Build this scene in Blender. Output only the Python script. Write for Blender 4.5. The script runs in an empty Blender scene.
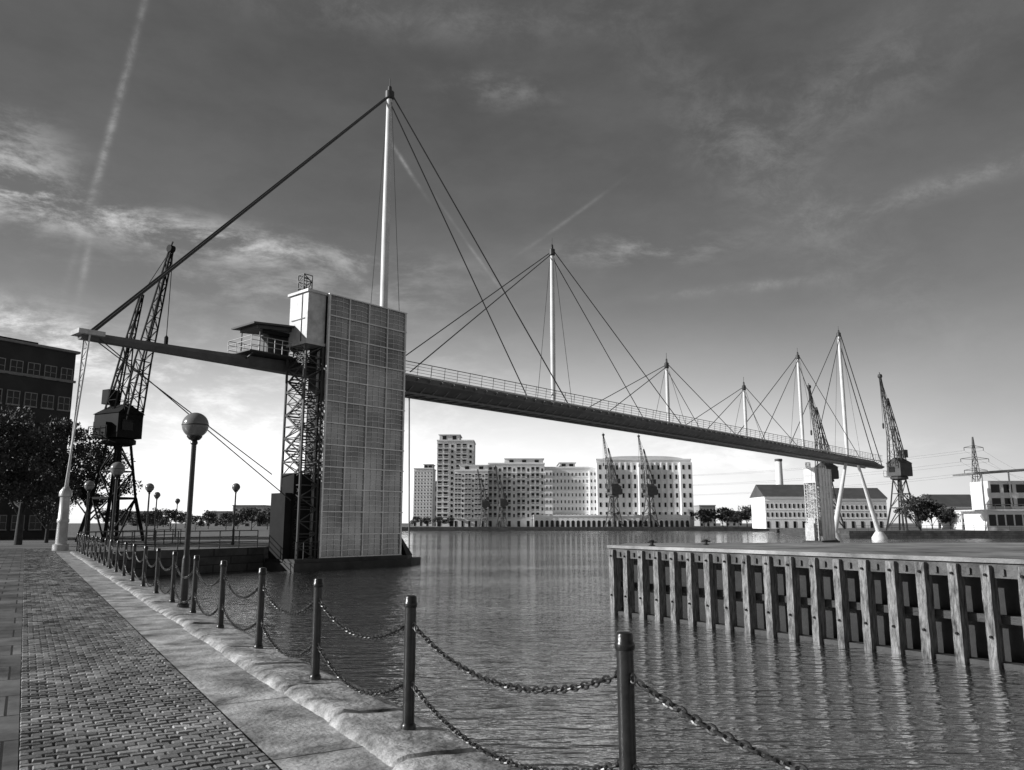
import bpy, math, random
from mathutils import Vector, Matrix, noise
random.seed(4)
R = math.radians
sc = bpy.context.scene
COL = sc.collection
F = 796.0; TH = math.atan(138/F); CT = math.cos(TH); ST = math.sin(TH); EYE = 1.6; WZ = -1.5

# ------------------------------------------------------------------ helpers
def ray(px, py):
    dx = (px-512)/F; dy = -(py-385)/F
    return (dx, CT-dy*ST, ST+dy*CT)
def at_z(px, py, z):
    r = ray(px, py); t = (z-EYE)/r[2]
    return Vector((r[0]*t, r[1]*t, z))
def at_Y(px, py, Y):
    r = ray(px, py); t = Y/r[1]
    return Vector((r[0]*t, Y, EYE+r[2]*t))
def proj(p):
    x, y, z = p[0], p[1], p[2]-EYE
    d = y*CT+z*ST; v = -y*ST+z*CT
    return 512+F*x/d, 385-F*v/d

class MB:
    def __init__(s): s.v = []; s.f = []; s.c = []
    def add(s, vs, fs):
        b = len(s.v); s.v += [tuple(v) for v in vs]; s.f += [tuple(i+b for i in f) for f in fs]
    def box(s, c, d, rz=0, rx=0, ry=0):
        x, y, z = d[0]/2, d[1]/2, d[2]/2
        M = Matrix.Rotation(rz, 3, 'Z') @ Matrix.Rotation(ry, 3, 'Y') @ Matrix.Rotation(rx, 3, 'X')
        c = Vector(c)
        vs = [c+M@Vector((a*x, b*y, e*z)) for e in (-1, 1) for a, b in ((-1, -1), (1, -1), (1, 1), (-1, 1))]
        s.add(vs, [(3, 2, 1, 0), (4, 5, 6, 7), (0, 1, 5, 4), (1, 2, 6, 5), (2, 3, 7, 6), (3, 0, 4, 7)])
    def b2(s, x0, x1, y0, y1, z0, z1):
        s.box(((x0+x1)/2, (y0+y1)/2, (z0+z1)/2), (abs(x1-x0), abs(y1-y0), abs(z1-z0)))
    def tube(s, p, q, r0, r1=None, n=8, cap=True, off=0.0):
        p = Vector(p); q = Vector(q); r1 = r0 if r1 is None else r1
        d = (q-p)
        if d.length < 1e-6: return
        d.normalize()
        a = d.cross(Vector((0, 0, 1)))
        if a.length < 1e-3: a = Vector((1, 0, 0))
        a.normalize(); b = d.cross(a)
        vs = []
        for c, r in ((p, r0), (q, r1)):
            for i in range(n):
                t = 2*math.pi*(i+off)/n
                vs.append(c+a*(r*math.cos(t))+b*(r*math.sin(t)))
        fs = [(i, i+n, (i+1) % n+n, (i+1) % n) for i in range(n)]
        if cap: fs += [tuple(range(n)), tuple(range(2*n-1, n-1, -1))]
        s.add(vs, fs)
    def bar(s, p, q, w): s.tube(p, q, w*.7071, n=4, off=.5)
    def lathe(s, c, prof, n=16):
        c = Vector(c); vs = []; fs = []
        for r, z in prof:
            for i in range(n):
                t = 2*math.pi*i/n; vs.append(c+Vector((r*math.cos(t), r*math.sin(t), z)))
        m = len(prof)
        for j in range(m-1):
            for i in range(n):
                k = (i+1) % n
                fs.append((j*n+i, j*n+k, (j+1)*n+k, (j+1)*n+i))
        fs += [tuple(range(n-1, -1, -1)), tuple(range((m-1)*n, m*n))]
        s.add(vs, fs)
    def ball(s, c, r, n=24, m=12, sz=1.0):
        prof = [(max(.001, r*math.sin(math.pi*j/m)), -r*sz*math.cos(math.pi*j/m)) for j in range(m+1)]
        s.lathe(c, prof, n)
    def prism(s, pts, z0, z1):
        n = len(pts)
        vs = [(p[0], p[1], z0) for p in pts]+[(p[0], p[1], z1) for p in pts]
        fs = [tuple(range(n-1, -1, -1)), tuple(range(n, 2*n))]+[(i, (i+1) % n, (i+1) % n+n, i+n) for i in range(n)]
        s.add(vs, fs)
    def lattice(s, A, B, n, w, wd):
        A = [Vector(a) for a in A]; B = [Vector(b) for b in B]; k = len(A)
        for i in range(k): s.bar(A[i], B[i], w)
        for j in range(n+1):
            t = j/n
            for i in range(k):
                a = A[i].lerp(B[i], t); b = A[(i+1) % k].lerp(B[(i+1) % k], t)
                s.bar(a, b, wd)
                if j < n:
                    t2 = (j+1)/n
                    if (j+i) % 2: s.bar(a, A[(i+1) % k].lerp(B[(i+1) % k], t2), wd)
                    else: s.bar(b, A[i].lerp(B[i], t2), wd)
    def mesh(s, name, mat, smooth=False):
        me = bpy.data.meshes.new(name); me.from_pydata(s.v, [], s.f); me.update()
        if s.c:
            at = me.attributes.new('shade', 'FLOAT', 'FACE')
            at.data.foreach_set('value', s.c)
        if mat: me.materials.append(mat)
        if smooth:
            me.polygons.foreach_set('use_smooth', [True]*len(me.polygons))
            try: me.set_sharp_from_angle(angle=R(40))
            except Exception: pass
        return me
    def build(s, name, mat, parent=None, smooth=False, **kw):
        o = bpy.data.objects.new(name, s.mesh(name, mat, smooth)); COL.objects.link(o)
        if parent: o.parent = parent
        for k, v in kw.items(): o[k] = v
        return o
def place(name, me, parent, loc=(0, 0, 0), rz=0, **kw):
    o = bpy.data.objects.new(name, me); COL.objects.link(o); o.parent = parent
    o.location = loc; o.rotation_euler = (0, 0, rz)
    for k, v in kw.items(): o[k] = v
    return o
def thing(name, label, cat, loc=(0, 0, 0), rz=0, group=None, sc_=1.0):
    o = bpy.data.objects.new(name, None); COL.objects.link(o)
    o.location = loc; o.rotation_euler = (0, 0, rz)
    o.scale = sc_ if isinstance(sc_, tuple) else (sc_,)*3
    o['label'] = label; o['category'] = cat
    if group: o['group'] = group
    return o
def dup(root, loc, rz, label, group=None, sc_=1.0, swap=None):
    r = root.copy(); COL.objects.link(r); r.location = loc; r.rotation_euler = (0, 0, rz)
    r.scale = sc_ if isinstance(sc_, tuple) else (sc_,)*3
    r['label'] = label
    if group: r['group'] = group
    cache = {}
    def rec(a, b):
        for ch in list(a.children):
            c = ch.copy(); COL.objects.link(c); c.parent = b
            if swap and c.data and c.data.materials[0] in swap:
                if c.data.name not in cache:
                    nm = c.data.copy(); nm.materials[0] = swap[c.data.materials[0]]; cache[c.data.name] = nm
                c.data = cache[c.data.name]
            rec(ch, c)
    rec(root, r)
    return r
ORD = ['nearest', 'second', 'third', 'fourth', 'fifth', 'sixth', 'seventh', 'eighth', 'ninth', 'tenth', 'eleventh', 'twelfth', 'thirteenth',
       'fourteenth', 'fifteenth', 'sixteenth', 'seventeenth', 'eighteenth', 'nineteenth', 'twentieth', 'twenty-first', 'twenty-second', 'twenty-third', 'twenty-fourth']

# ------------------------------------------------------------------ materials
def nd(nt, typ, **kw):
    n = nt.nodes.new(typ)
    for k, v in kw.items(): setattr(n, k, v)
    return n
def M(name, v, rough=.7, metal=0.0, var=.3, scale=2.0, bump=.15, bscale=25.0, stretch=(1, 1, 1), spec=.5, bdist=.02):
    m = bpy.data.materials.new(name); m.use_nodes = True; nt = m.node_tree; L = nt.links
    b = nt.nodes['Principled BSDF']
    tc = nd(nt, 'ShaderNodeTexCoord'); mp = nd(nt, 'ShaderNodeMapping'); mp.inputs['Scale'].default_value = stretch
    L.new(tc.outputs['Object'], mp.inputs[0])
    n1 = nd(nt, 'ShaderNodeTexNoise'); n1.inputs['Scale'].default_value = scale; n1.inputs['Detail'].default_value = 8; n1.inputs['Roughness'].default_value = .65
    L.new(mp.outputs[0], n1.inputs['Vector'])
    mr = nd(nt, 'ShaderNodeMapRange'); mr.inputs['From Min'].default_value = .3; mr.inputs['From Max'].default_value = .7
    mr.inputs['To Min'].default_value = v*(1-var); mr.inputs['To Max'].default_value = v*(1+var)
    L.new(n1.outputs[0], mr.inputs[0]); L.new(mr.outputs[0], b.inputs['Base Color'])
    b.inputs['Roughness'].default_value = rough; b.inputs['Metallic'].default_value = metal
    b.inputs['Specular IOR Level'].default_value = spec
    if bump:
        n2 = nd(nt, 'ShaderNodeTexNoise'); n2.inputs['Scale'].default_value = bscale; n2.inputs['Detail'].default_value = 6
        L.new(mp.outputs[0], n2.inputs['Vector'])
        bp = nd(nt, 'ShaderNodeBump'); bp.inputs['Strength'].default_value = bump; bp.inputs['Distance'].default_value = bdist
        L.new(n2.outputs[0], bp.inputs['Height']); L.new(bp.outputs[0], b.inputs['Normal'])
    return m
black_iron = M('black painted iron', .022, .3, var=.6, scale=9, bump=.45, bscale=40, bdist=.004)
chain_iron = M('chain iron', .05, .38, .4, var=.5, scale=20, bump=0)
white_steel = M('white painted steel', .66, .45, var=.15, scale=.8, bump=.03)
grey_steel = M('grey painted steel', .18, .45, var=.3, scale=1.0, bump=.05)
deck_steel = M('deck steel', .10, .5, var=.35, scale=.8, bump=.05)
pale_frame = M('pale metal frame', .5, .35, .2, var=.3, scale=1.5, bump=.05)
bright_frame = M('bright metal grid', .66, .3, .3, var=.2, scale=1.5, bump=.05)
dark_steel = M('dark steel', .045, .5, var=.3, scale=1.0, bump=.05)
cable_mat = M('steel cable', .06, .5, .3, var=.1, bump=0)
crane_dark = M('crane silhouette black', .012, .75, var=.4, scale=1.0, bump=.05, spec=.2)  # black tone stands in for the left crane's backlit silhouette
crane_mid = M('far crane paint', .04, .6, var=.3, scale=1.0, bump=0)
crane_pale = M('paler far crane paint', .07, .6, var=.3, scale=1.0, bump=0)  # paler tone for the cranes furthest across the dock
concrete = M('concrete', .24, .6, var=.8, scale=.5, bump=.5, bscale=14, bdist=.03)
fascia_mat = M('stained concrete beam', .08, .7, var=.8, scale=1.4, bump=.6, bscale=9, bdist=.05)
dark_conc = M('damp dark concrete', .04, .7, var=.6, scale=.9, bump=.4, bscale=12)
rail_mat = M('dark waling beam', .03, .7, var=.8, scale=2, bump=.5, bscale=9, stretch=(.4, 2, 2), bdist=.04)
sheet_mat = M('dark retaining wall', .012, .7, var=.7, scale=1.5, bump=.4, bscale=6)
land_mat = M('quay paving', .16, .8, var=.35, scale=.15, bump=.3, bscale=6)
mortar = M('setts mortar', .008, .95, var=.4, scale=6, bump=.4, bscale=60)
white_wall = M('white render', .82, .8, var=.12, scale=.1, bump=0)
pale_wall = M('pale cladding', .66, .8, var=.2, scale=.1, bump=0)
mid_wall = M('grey brickwork', .36, .85, var=.2, scale=.15, bump=0)
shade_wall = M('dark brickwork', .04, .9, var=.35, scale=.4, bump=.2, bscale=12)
roof_mat = M('slate roof', .08, .7, var=.25, scale=.3, bump=0)
glass = M('window glass', .015, .2, var=.3, scale=.3, bump=0, spec=.3)
dull_frame = M('dull window frame', .26, .6, var=.2, bump=0)
bark = M('bark', .05, .9, var=.4, scale=4, bump=.5, bscale=20)
fin_mat = M('weathered timber piles', .17, .6, var=.95, scale=5.5, bump=1.0, bscale=12, stretch=(2.2, 2.2, .45), bdist=.06)

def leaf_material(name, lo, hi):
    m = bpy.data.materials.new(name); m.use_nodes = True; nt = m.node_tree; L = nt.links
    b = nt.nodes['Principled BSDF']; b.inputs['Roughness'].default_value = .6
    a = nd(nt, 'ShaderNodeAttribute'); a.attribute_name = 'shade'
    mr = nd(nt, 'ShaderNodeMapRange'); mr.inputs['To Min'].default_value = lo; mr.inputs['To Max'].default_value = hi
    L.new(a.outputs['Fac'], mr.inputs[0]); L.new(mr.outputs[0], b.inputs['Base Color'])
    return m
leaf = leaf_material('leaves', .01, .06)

def sett_material():
    m = bpy.data.materials.new('granite setts'); m.use_nodes = True; nt = m.node_tree; L = nt.links
    b = nt.nodes['Principled BSDF']
    a = nd(nt, 'ShaderNodeAttribute'); a.attribute_name = 'shade'
    tc = nd(nt, 'ShaderNodeTexCoord')
    n = nd(nt, 'ShaderNodeTexNoise'); n.inputs['Scale'].default_value = .8; n.inputs['Detail'].default_value = 6; n.inputs['Roughness'].default_value = .6
    n2 = nd(nt, 'ShaderNodeTexNoise'); n2.inputs['Scale'].default_value = 60; n2.inputs['Detail'].default_value = 5
    L.new(tc.outputs['Object'], n.inputs['Vector']); L.new(tc.outputs['Object'], n2.inputs['Vector'])
    mr = nd(nt, 'ShaderNodeMapRange'); mr.inputs['To Min'].default_value = .12; mr.inputs['To Max'].default_value = .34
    L.new(a.outputs['Fac'], mr.inputs[0])
    mr2 = nd(nt, 'ShaderNodeMapRange'); mr2.inputs['From Min'].default_value = .34; mr2.inputs['From Max'].default_value = .66
    mr2.inputs['To Min'].default_value = .45; mr2.inputs['To Max'].default_value = 1.5
    L.new(n.outputs[0], mr2.inputs[0])
    mu = nd(nt, 'ShaderNodeMath', operation='MULTIPLY'); L.new(mr.outputs[0], mu.inputs[0]); L.new(mr2.outputs[0], mu.inputs[1])
    L.new(mu.outputs[0], b.inputs['Base Color'])
    ro = nd(nt, 'ShaderNodeMapRange'); ro.inputs['To Min'].default_value = .18; ro.inputs['To Max'].default_value = .4; L.new(a.outputs['Fac'], ro.inputs[0]); L.new(ro.outputs[0], b.inputs['Roughness'])
    bp = nd(nt, 'ShaderNodeBump'); bp.inputs['Strength'].default_value = .6; bp.inputs['Distance'].default_value = .008
    L.new(n2.outputs[0], bp.inputs['Height']); L.new(bp.outputs[0], b.inputs['Normal'])
    return m
sett_mat = sett_material()

def brick_material(name, c1, c2, mc, bw, bh, mortar_, rough=.8, bumpd=.01, stain=.8, sscale=.8, rot=(0, 0, 0), nbump=.3):
    m = bpy.data.materials.new(name); m.use_nodes = True; nt = m.node_tree; L = nt.links
    b = nt.nodes['Principled BSDF']; b.inputs['Roughness'].default_value = rough
    tc = nd(nt, 'ShaderNodeTexCoord'); mp = nd(nt, 'ShaderNodeMapping'); mp.inputs['Rotation'].default_value = rot
    L.new(tc.outputs['Object'], mp.inputs[0])
    br = nd(nt, 'ShaderNodeTexBrick'); br.inputs['Scale'].default_value = 1.0
    br.inputs['Brick Width'].default_value = bw; br.inputs['Row Height'].default_value = bh; br.inputs['Mortar Size'].default_value = mortar_
    for k, c in (('Color1', c1), ('Color2', c2), ('Mortar', mc)): br.inputs[k].default_value = (c, c, c, 1)
    L.new(mp.outputs[0], br.inputs['Vector'])
    n = nd(nt, 'ShaderNodeTexNoise'); n.inputs['Scale'].default_value = sscale; n.inputs['Detail'].default_value = 9; n.inputs['Roughness'].default_value = .7
    L.new(tc.outputs['Object'], n.inputs['Vector'])
    mr = nd(nt, 'ShaderNodeMapRange'); mr.inputs['From Min'].default_value = .32; mr.inputs['From Max'].default_value = .68
    mr.inputs['To Min'].default_value = 1-stain; mr.inputs['To Max'].default_value = 1+stain*.5
    L.new(n.outputs[0], mr.inputs[0])
    mu = nd(nt, 'ShaderNodeMix', data_type='RGBA', blend_type='MULTIPLY'); mu.inputs[0].default_value = 1
    L.new(br.outputs['Color'], mu.inputs[6]); L.new(mr.outputs[0], mu.inputs[7]); L.new(mu.outputs[2], b.inputs['Base Color'])
    n2 = nd(nt, 'ShaderNodeTexNoise'); n2.inputs['Scale'].default_value = 22; n2.inputs['Detail'].default_value = 7
    L.new(tc.outputs['Object'], n2.inputs['Vector'])
    hm = nd(nt, 'ShaderNodeMath', operation='MULTIPLY_ADD'); L.new(n2.outputs[0], hm.inputs[0]); hm.inputs[1].default_value = nbump
    inv = nd(nt, 'ShaderNodeMath', operation='SUBTRACT'); inv.inputs[0].default_value = 1; L.new(br.outputs['Fac'], inv.inputs[1])
    L.new(inv.outputs[0], hm.inputs[2])
    bp = nd(nt, 'ShaderNodeBump'); bp.inputs['Strength'].default_value = .7; bp.inputs['Distance'].default_value = bumpd
    L.new(hm.outputs[0], bp.inputs['Height']); L.new(bp.outputs[0], b.inputs['Normal'])
    return m
slab_mat = brick_material('paving slabs', .14, .26, .02, .6, .9, .012, stain=.9, bumpd=.012, rough=.4)
band_mat = brick_material('cement band', .46, .54, .1, 9, 1.9, .012, stain=.98, sscale=1.7, bumpd=.02, nbump=1.0, rough=.4)
cope_mat = M('granite coping', .32, .45, var=.95, scale=3.2, bump=.8, bscale=16, bdist=.03)
wallblock = brick_material('quay wall blocks', .05, .08, .02, 1.4, .5, .03, stain=.6, rot=(R(90), 0, 0))

def water_material():
    m = bpy.data.materials.new('dock water'); m.use_nodes = True; nt = m.node_tree; L = nt.links
    b = nt.nodes['Principled BSDF']
    b.inputs['Roughness'].default_value = .05; b.inputs['Metallic'].default_value = 1.0
    tc = nd(nt, 'ShaderNodeTexCoord')
    def layer(scale, rot, st, detail=3, ridge=False):
        mp = nd(nt, 'ShaderNodeMapping'); mp.inputs['Rotation'].default_value = (0, 0, R(rot)); mp.inputs['Scale'].default_value = st
        L.new(tc.outputs['Object'], mp.inputs[0])
        n = nd(nt, 'ShaderNodeTexNoise'); n.inputs['Scale'].default_value = scale; n.inputs['Detail'].default_value = detail; n.inputs['Roughness'].default_value = .55
        n.inputs['Distortion'].default_value = .35
        L.new(mp.outputs[0], n.inputs['Vector'])
        if not ridge: return n.outputs[0]
        s1 = nd(nt, 'ShaderNodeMath', operation='SUBTRACT'); L.new(n.outputs[0], s1.inputs[0]); s1.inputs[1].default_value = .5
        s2 = nd(nt, 'ShaderNodeMath', operation='ABSOLUTE'); L.new(s1.outputs[0], s2.inputs[0])
        s3 = nd(nt, 'ShaderNodeMath', operation='MULTIPLY'); L.new(s2.outputs[0], s3.inputs[0]); s3.inputs[1].default_value = -1.4
        return s3.outputs[0]
    a = layer(1.5, 8, (.5, 1.6, 1), 2, True); a2 = layer(2.4, -14, (.5, 1.5, 1), 3); c = layer(.22, -20, (.6, 1.2, 1), 2); e = layer(9, 25, (.5, 1.3, 1), 3)
    m0 = nd(nt, 'ShaderNodeMath', operation='ADD'); L.new(a, m0.inputs[0]); L.new(a2, m0.inputs[1])
    m1 = nd(nt, 'ShaderNodeMath', operation='MULTIPLY_ADD'); L.new(c, m1.inputs[0]); m1.inputs[1].default_value = .6; L.new(m0.outputs[0], m1.inputs[2])
    m2 = nd(nt, 'ShaderNodeMath', operation='MULTIPLY_ADD'); L.new(e, m2.inputs[0]); m2.inputs[1].default_value = .16; L.new(m1.outputs[0], m2.inputs[2])
    bp = nd(nt, 'ShaderNodeBump'); bp.inputs['Strength'].default_value = 1
    # wind patches: calmer and rougher areas of water
    pn = layer(.05, 10, (.5, 1.6, 1), 3)
    pr = nd(nt, 'ShaderNodeMapRange'); pr.inputs['From Min'].default_value = .4; pr.inputs['From Max'].default_value = .62; pr.inputs['To Min'].default_value = .075; pr.inputs['To Max'].default_value = .15
    L.new(pn, pr.inputs[0]); L.new(pr.outputs[0], bp.inputs['Distance'])
    L.new(m2.outputs[0], bp.inputs['Height']); L.new(bp.outputs[0], b.inputs['Normal'])
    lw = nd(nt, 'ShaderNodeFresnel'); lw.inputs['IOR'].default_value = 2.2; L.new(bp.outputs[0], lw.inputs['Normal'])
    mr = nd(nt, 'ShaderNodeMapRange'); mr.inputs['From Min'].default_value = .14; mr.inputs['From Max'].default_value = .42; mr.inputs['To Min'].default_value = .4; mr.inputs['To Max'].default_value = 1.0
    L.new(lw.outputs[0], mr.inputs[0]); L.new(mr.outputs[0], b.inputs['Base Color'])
    return m
water_mat = water_material()

def cladding_material(name, lo, hi, metal):
    m = bpy.data.materials.new(name); m.use_nodes = True; nt = m.node_tree; L = nt.links
    b = nt.nodes['Principled BSDF']; b.inputs['Roughness'].default_value = .18; b.inputs['Metallic'].default_value = metal
    tc = nd(nt, 'ShaderNodeTexCoord'); oi = nd(nt, 'ShaderNodeObjectInfo')
    vm = nd(nt, 'ShaderNodeVectorMath', operation='ADD'); L.new(tc.outputs['Object'], vm.inputs[0])
    cx = nd(nt, 'ShaderNodeVectorMath', operation='SCALE'); L.new(oi.outputs['Location'], cx.inputs[0]); cx.inputs['Scale'].default_value = 1.0; L.new(cx.outputs[0], vm.inputs[1])
    n = nd(nt, 'ShaderNodeTexNoise'); n.inputs['Scale'].default_value = .35; n.inputs['Detail'].default_value = 3; n.inputs['Roughness'].default_value = .5; L.new(vm.outputs[0], n.inputs['Vector'])
    rnd = nd(nt, 'ShaderNodeMath', operation='MULTIPLY_ADD'); L.new(oi.outputs['Random'], rnd.inputs[0]); rnd.inputs[1].default_value = .08; L.new(n.outputs[0], rnd.inputs[2])
    mr = nd(nt, 'ShaderNodeMapRange'); mr.inputs['From Min'].default_value = .35; mr.inputs['From Max'].default_value = .7; mr.inputs['To Min'].default_value = lo; mr.inputs['To Max'].default_value = hi
    L.new(rnd.outputs[0], mr.inputs[0]); L.new(mr.outputs[0], b.inputs['Base Color'])
    n2 = nd(nt, 'ShaderNodeTexNoise'); n2.inputs['Scale'].default_value = 1.1; n2.inputs['Detail'].default_value = 2; L.new(vm.outputs[0], n2.inputs['Vector'])
    bp = nd(nt, 'ShaderNodeBump'); bp.inputs['Strength'].default_value = .5; bp.inputs['Distance'].default_value = .04
    L.new(n2.outputs[0], bp.inputs['Height']); L.new(bp.outputs[0], b.inputs['Normal'])
    return m
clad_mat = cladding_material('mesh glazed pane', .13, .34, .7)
clad_haze = cladding_material('hazed mesh pane', .6, .85, .1)  # distance haze put into the pane colour of the far tower

def globe_material():
    m = bpy.data.materials.new('frosted globe'); m.use_nodes = True
    b = m.node_tree.nodes['Principled BSDF']; b.inputs['Base Color'].default_value = (.2, .2, .2, 1); b.inputs['Roughness'].default_value = .2
    return m
globe_mat = globe_material()

# ------------------------------------------------------------------ quay geometry
P0 = at_z(408, 740, 0); P2 = at_z(258, 655, 0)
step = (P2-P0)/2
d = Vector((step.x, step.y, 0)).normalized(); nrm = Vector((d.y, -d.x, 0))
PHI = math.atan2(-d.x, d.y)
def rs(r, s, z=0): return nrm*r+d*s+Vector((0, 0, z))
rp = P0.dot(nrm)               # lateral offset of the post line
RE = rp+.32                    # water edge
corner = rs(RE, 50)
land_pts = [rs(RE, -60), corner, Vector((-16.8, 55, 0)), Vector((-17.5, 64, 0)), Vector((-48, 330, 0)), Vector((105, 330, 0)),
            Vector((66, 185, 0)), Vector((70, 168, 0)), Vector((3000, 160, 0)), Vector((3000, 4500, 0)), Vector((-3500, 4500, 0)), Vector((-3500, -200, 0)), Vector((40, -200, 0))]
mb = MB()
N = len(land_pts)
mb.v = [(p.x, p.y, 0) for p in land_pts]+[(p.x, p.y, -3) for p in land_pts]
mb.f = [tuple(range(N-1, -1, -1))]+[(i, (i+1) % N, (i+1) % N+N, i+N) for i in range(N)]
lo = mb.build('ground', land_mat, kind='structure')
lo.data.materials.append(wallblock)
for p in lo.data.polygons:
    if p.index > 0: p.material_index = 1
me = lo.data
import bmesh
bm = bmesh.new(); bm.from_mesh(me); bmesh.ops.recalc_face_normals(bm, faces=bm.faces); bmesh.ops.triangulate(bm, faces=[f for f in bm.faces if len(f.verts) > 4]); bm.to_mesh(me); bm.free()
mb = MB(); mb.add([(-3000, -200, WZ), (3000, -200, WZ), (3000, 700, WZ), (-3000, 700, WZ)], [(0, 1, 2, 3)])
mb.build('water', water_mat, kind='structure')

def strip(name, mat, r0, r1, s0, s1, z):
    mb = MB(); mb.add([(r0, s0, z), (r1, s0, z), (r1, s1, z), (r0, s1, z)], [(0, 1, 2, 3)])
    o = mb.build(name, mat, kind='structure'); o.rotation_euler = (0, 0, PHI); return o
C0, C1, CK = .1, 1.56, rp-.42
strip('pavement', slab_mat, -9, C0, -10, 60, .03)
strip('path', mortar, C0, C1, -10, 60, .004)
strip('quayside_band', band_mat, C1, CK+.1, -10, 50, .034)
# granite setts, each a worn block
mb = MB(); s = 2.2
nc = 10; wc = (C1-C0)/nc
row = 0
while s < 58:
    hh = .095+random.uniform(-.002, .002)
    off = (row % 2)*.5
    for i in range(-1, nc+1):
        a = C0+(i+off)*wc; b = a+wc
        a = max(a, C0); b = min(b, C1)
        if b-a < .04: continue
        g = .0075; j = lambda: random.uniform(-.0025, .0025)
        x0, x1, y0, y1 = a+g+j(), b-g+j(), s+g+j(), s+hh-g+j()
        zt = .034+random.uniform(-.003, .003); tl = random.uniform(-.0025, .0025); tm = random.uniform(-.003, .003)
        k = .008
        vs = [(x0, y0, 0), (x1, y0, 0), (x1, y1, 0), (x0, y1, 0), (x0, y0, zt-.007), (x1, y0, zt-.007), (x1, y1, zt-.007), (x0, y1, zt-.007),
              (x0+k, y0+k, zt+tl+tm), (x1-k, y0+k, zt-tl+tm), (x1-k, y1-k, zt-tl-tm), (x0+k, y1-k, zt+tl-tm)]
        mb.add(vs, [(0, 1, 5, 4), (1, 2, 6, 5), (2, 3, 7, 6), (3, 0, 4, 7), (4, 5, 9, 8), (5, 6, 10, 9), (6, 7, 11, 10), (7, 4, 8, 11), (8, 9, 10, 11)])
        mb.c += [random.random()]*9
    s += hh; row += 1
o = mb.build('cobbled_path', sett_mat, kind='structure'); o.rotation_euler = (0, 0, PHI)

# worn coping stones
mb = MB()
prof = [(CK-.02, -.01), (CK+.01, .04), (CK+.05, .08), (CK+.13, .097), (CK+.3, .087), (CK+.45, .077), (CK+.6, .07), (RE-.06, .055), (RE, .015), (RE+.02, -.12), (RE+.02, -2.6)]
ss = []; s = 1.0
while s < 50: ss.append(s); s += .04 if s < 18 else .25
for s in ss:
    jt = abs(((s+.3) % 1.35)-.0)
    groove = 1 if jt < .05 else 0
    stone = int((s+.3)/1.35)
    so = noise.noise(Vector((stone*3.7, 1.3, 0)))
    for i, (r, z) in enumerate(prof):
        nn = noise.noise(Vector((s*1.6, r*3, 5)))*.6+noise.noise(Vector((s*5, r*7, 2)))*.35
        fn = noise.noise(Vector((s*14, r*16, 9)))
        if i < 4: r += nn*.04+so*.05+fn*.010; z *= 1+nn*.3
        elif i in (7, 8): r += nn*.02
        if 0 < i < 9: z += nn*.010+so*.014-groove*.045+fn*.004
        mb.v.append((r, s, z))
npf = len(prof)
for a in range(len(ss)-1):
    for i in range(npf-1):
        mb.f.append((a*npf+i, a*npf+i+1, (a+1)*npf+i+1, (a+1)*npf+i))
o = mb.build('quay_edge', cope_mat, kind='structure', smooth=True); o.rotation_euler = (0, 0, PHI)

# ------------------------------------------------------------------ chained posts
pm = MB(); pm.lathe((0, 0, 0), [(.044, .0), (.044, .97), (.042, .985)], 14); post_me = pm.mesh('post', black_iron, True)
pm = MB(); pm.lathe((0, 0, 0), [(.058, .03), (.058, .07), (.05, .085), (.046, .09)], 14); foot_me = pm.mesh('foot', black_iron, True)
pm = MB(); pm.lathe((0, 0, 0), [(.043, .96), (.051, .968), (.053, .985), (.051, 1.0), (.047, 1.005), (.047, 1.035), (.042, 1.045), (.028, 1.051), (.004, 1.053)], 16); cap_me = pm.mesh('cap', black_iron, True)
pm = MB(); pm.v = []
for k in range(12):
    a = 2*math.pi*k/12
    for q in range(5):
        f = 2*math.pi*q/5; rr = .022+.006*math.cos(f); pm.v.append((.006*math.sin(f), rr*math.cos(a), rr*math.sin(a)))
for k in range(12):
    for q in range(5): pm.f.append((k*5+q, (k+1) % 12*5+q, (k+1) % 12*5+(q+1) % 5, k*5+(q+1) % 5))
eye_me = pm.mesh('eyelet', black_iron, True)
first = at_z(625, 632, 1.05); first.z = 0
posts = [first+(first-P0)*1.0, first, P0]+[P0+step*k for k in range(1, 21)]
posts = [Vector((p.x, p.y, 0)) for p in posts]
for i, p in enumerate(posts):
    t = thing('bollard', 'slim black iron post holding two chains, %s from the camera along the quay' % ORD[i], 'bollard', p, PHI+R(random.uniform(-4, 4)), 'chained posts along the quay edge')
    t.rotation_euler.x = R(random.uniform(-.5, .5)); t.rotation_euler.y = R(random.uniform(-.5, .5))
    place('post', post_me, t); place('cap', cap_me, t); place('foot', foot_me, t, (0, 0, .035))
    for z in (.83, .40):
        for sg in (-1, 1): place('eyelet', eye_me, t, (0, sg*.062, z))

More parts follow.
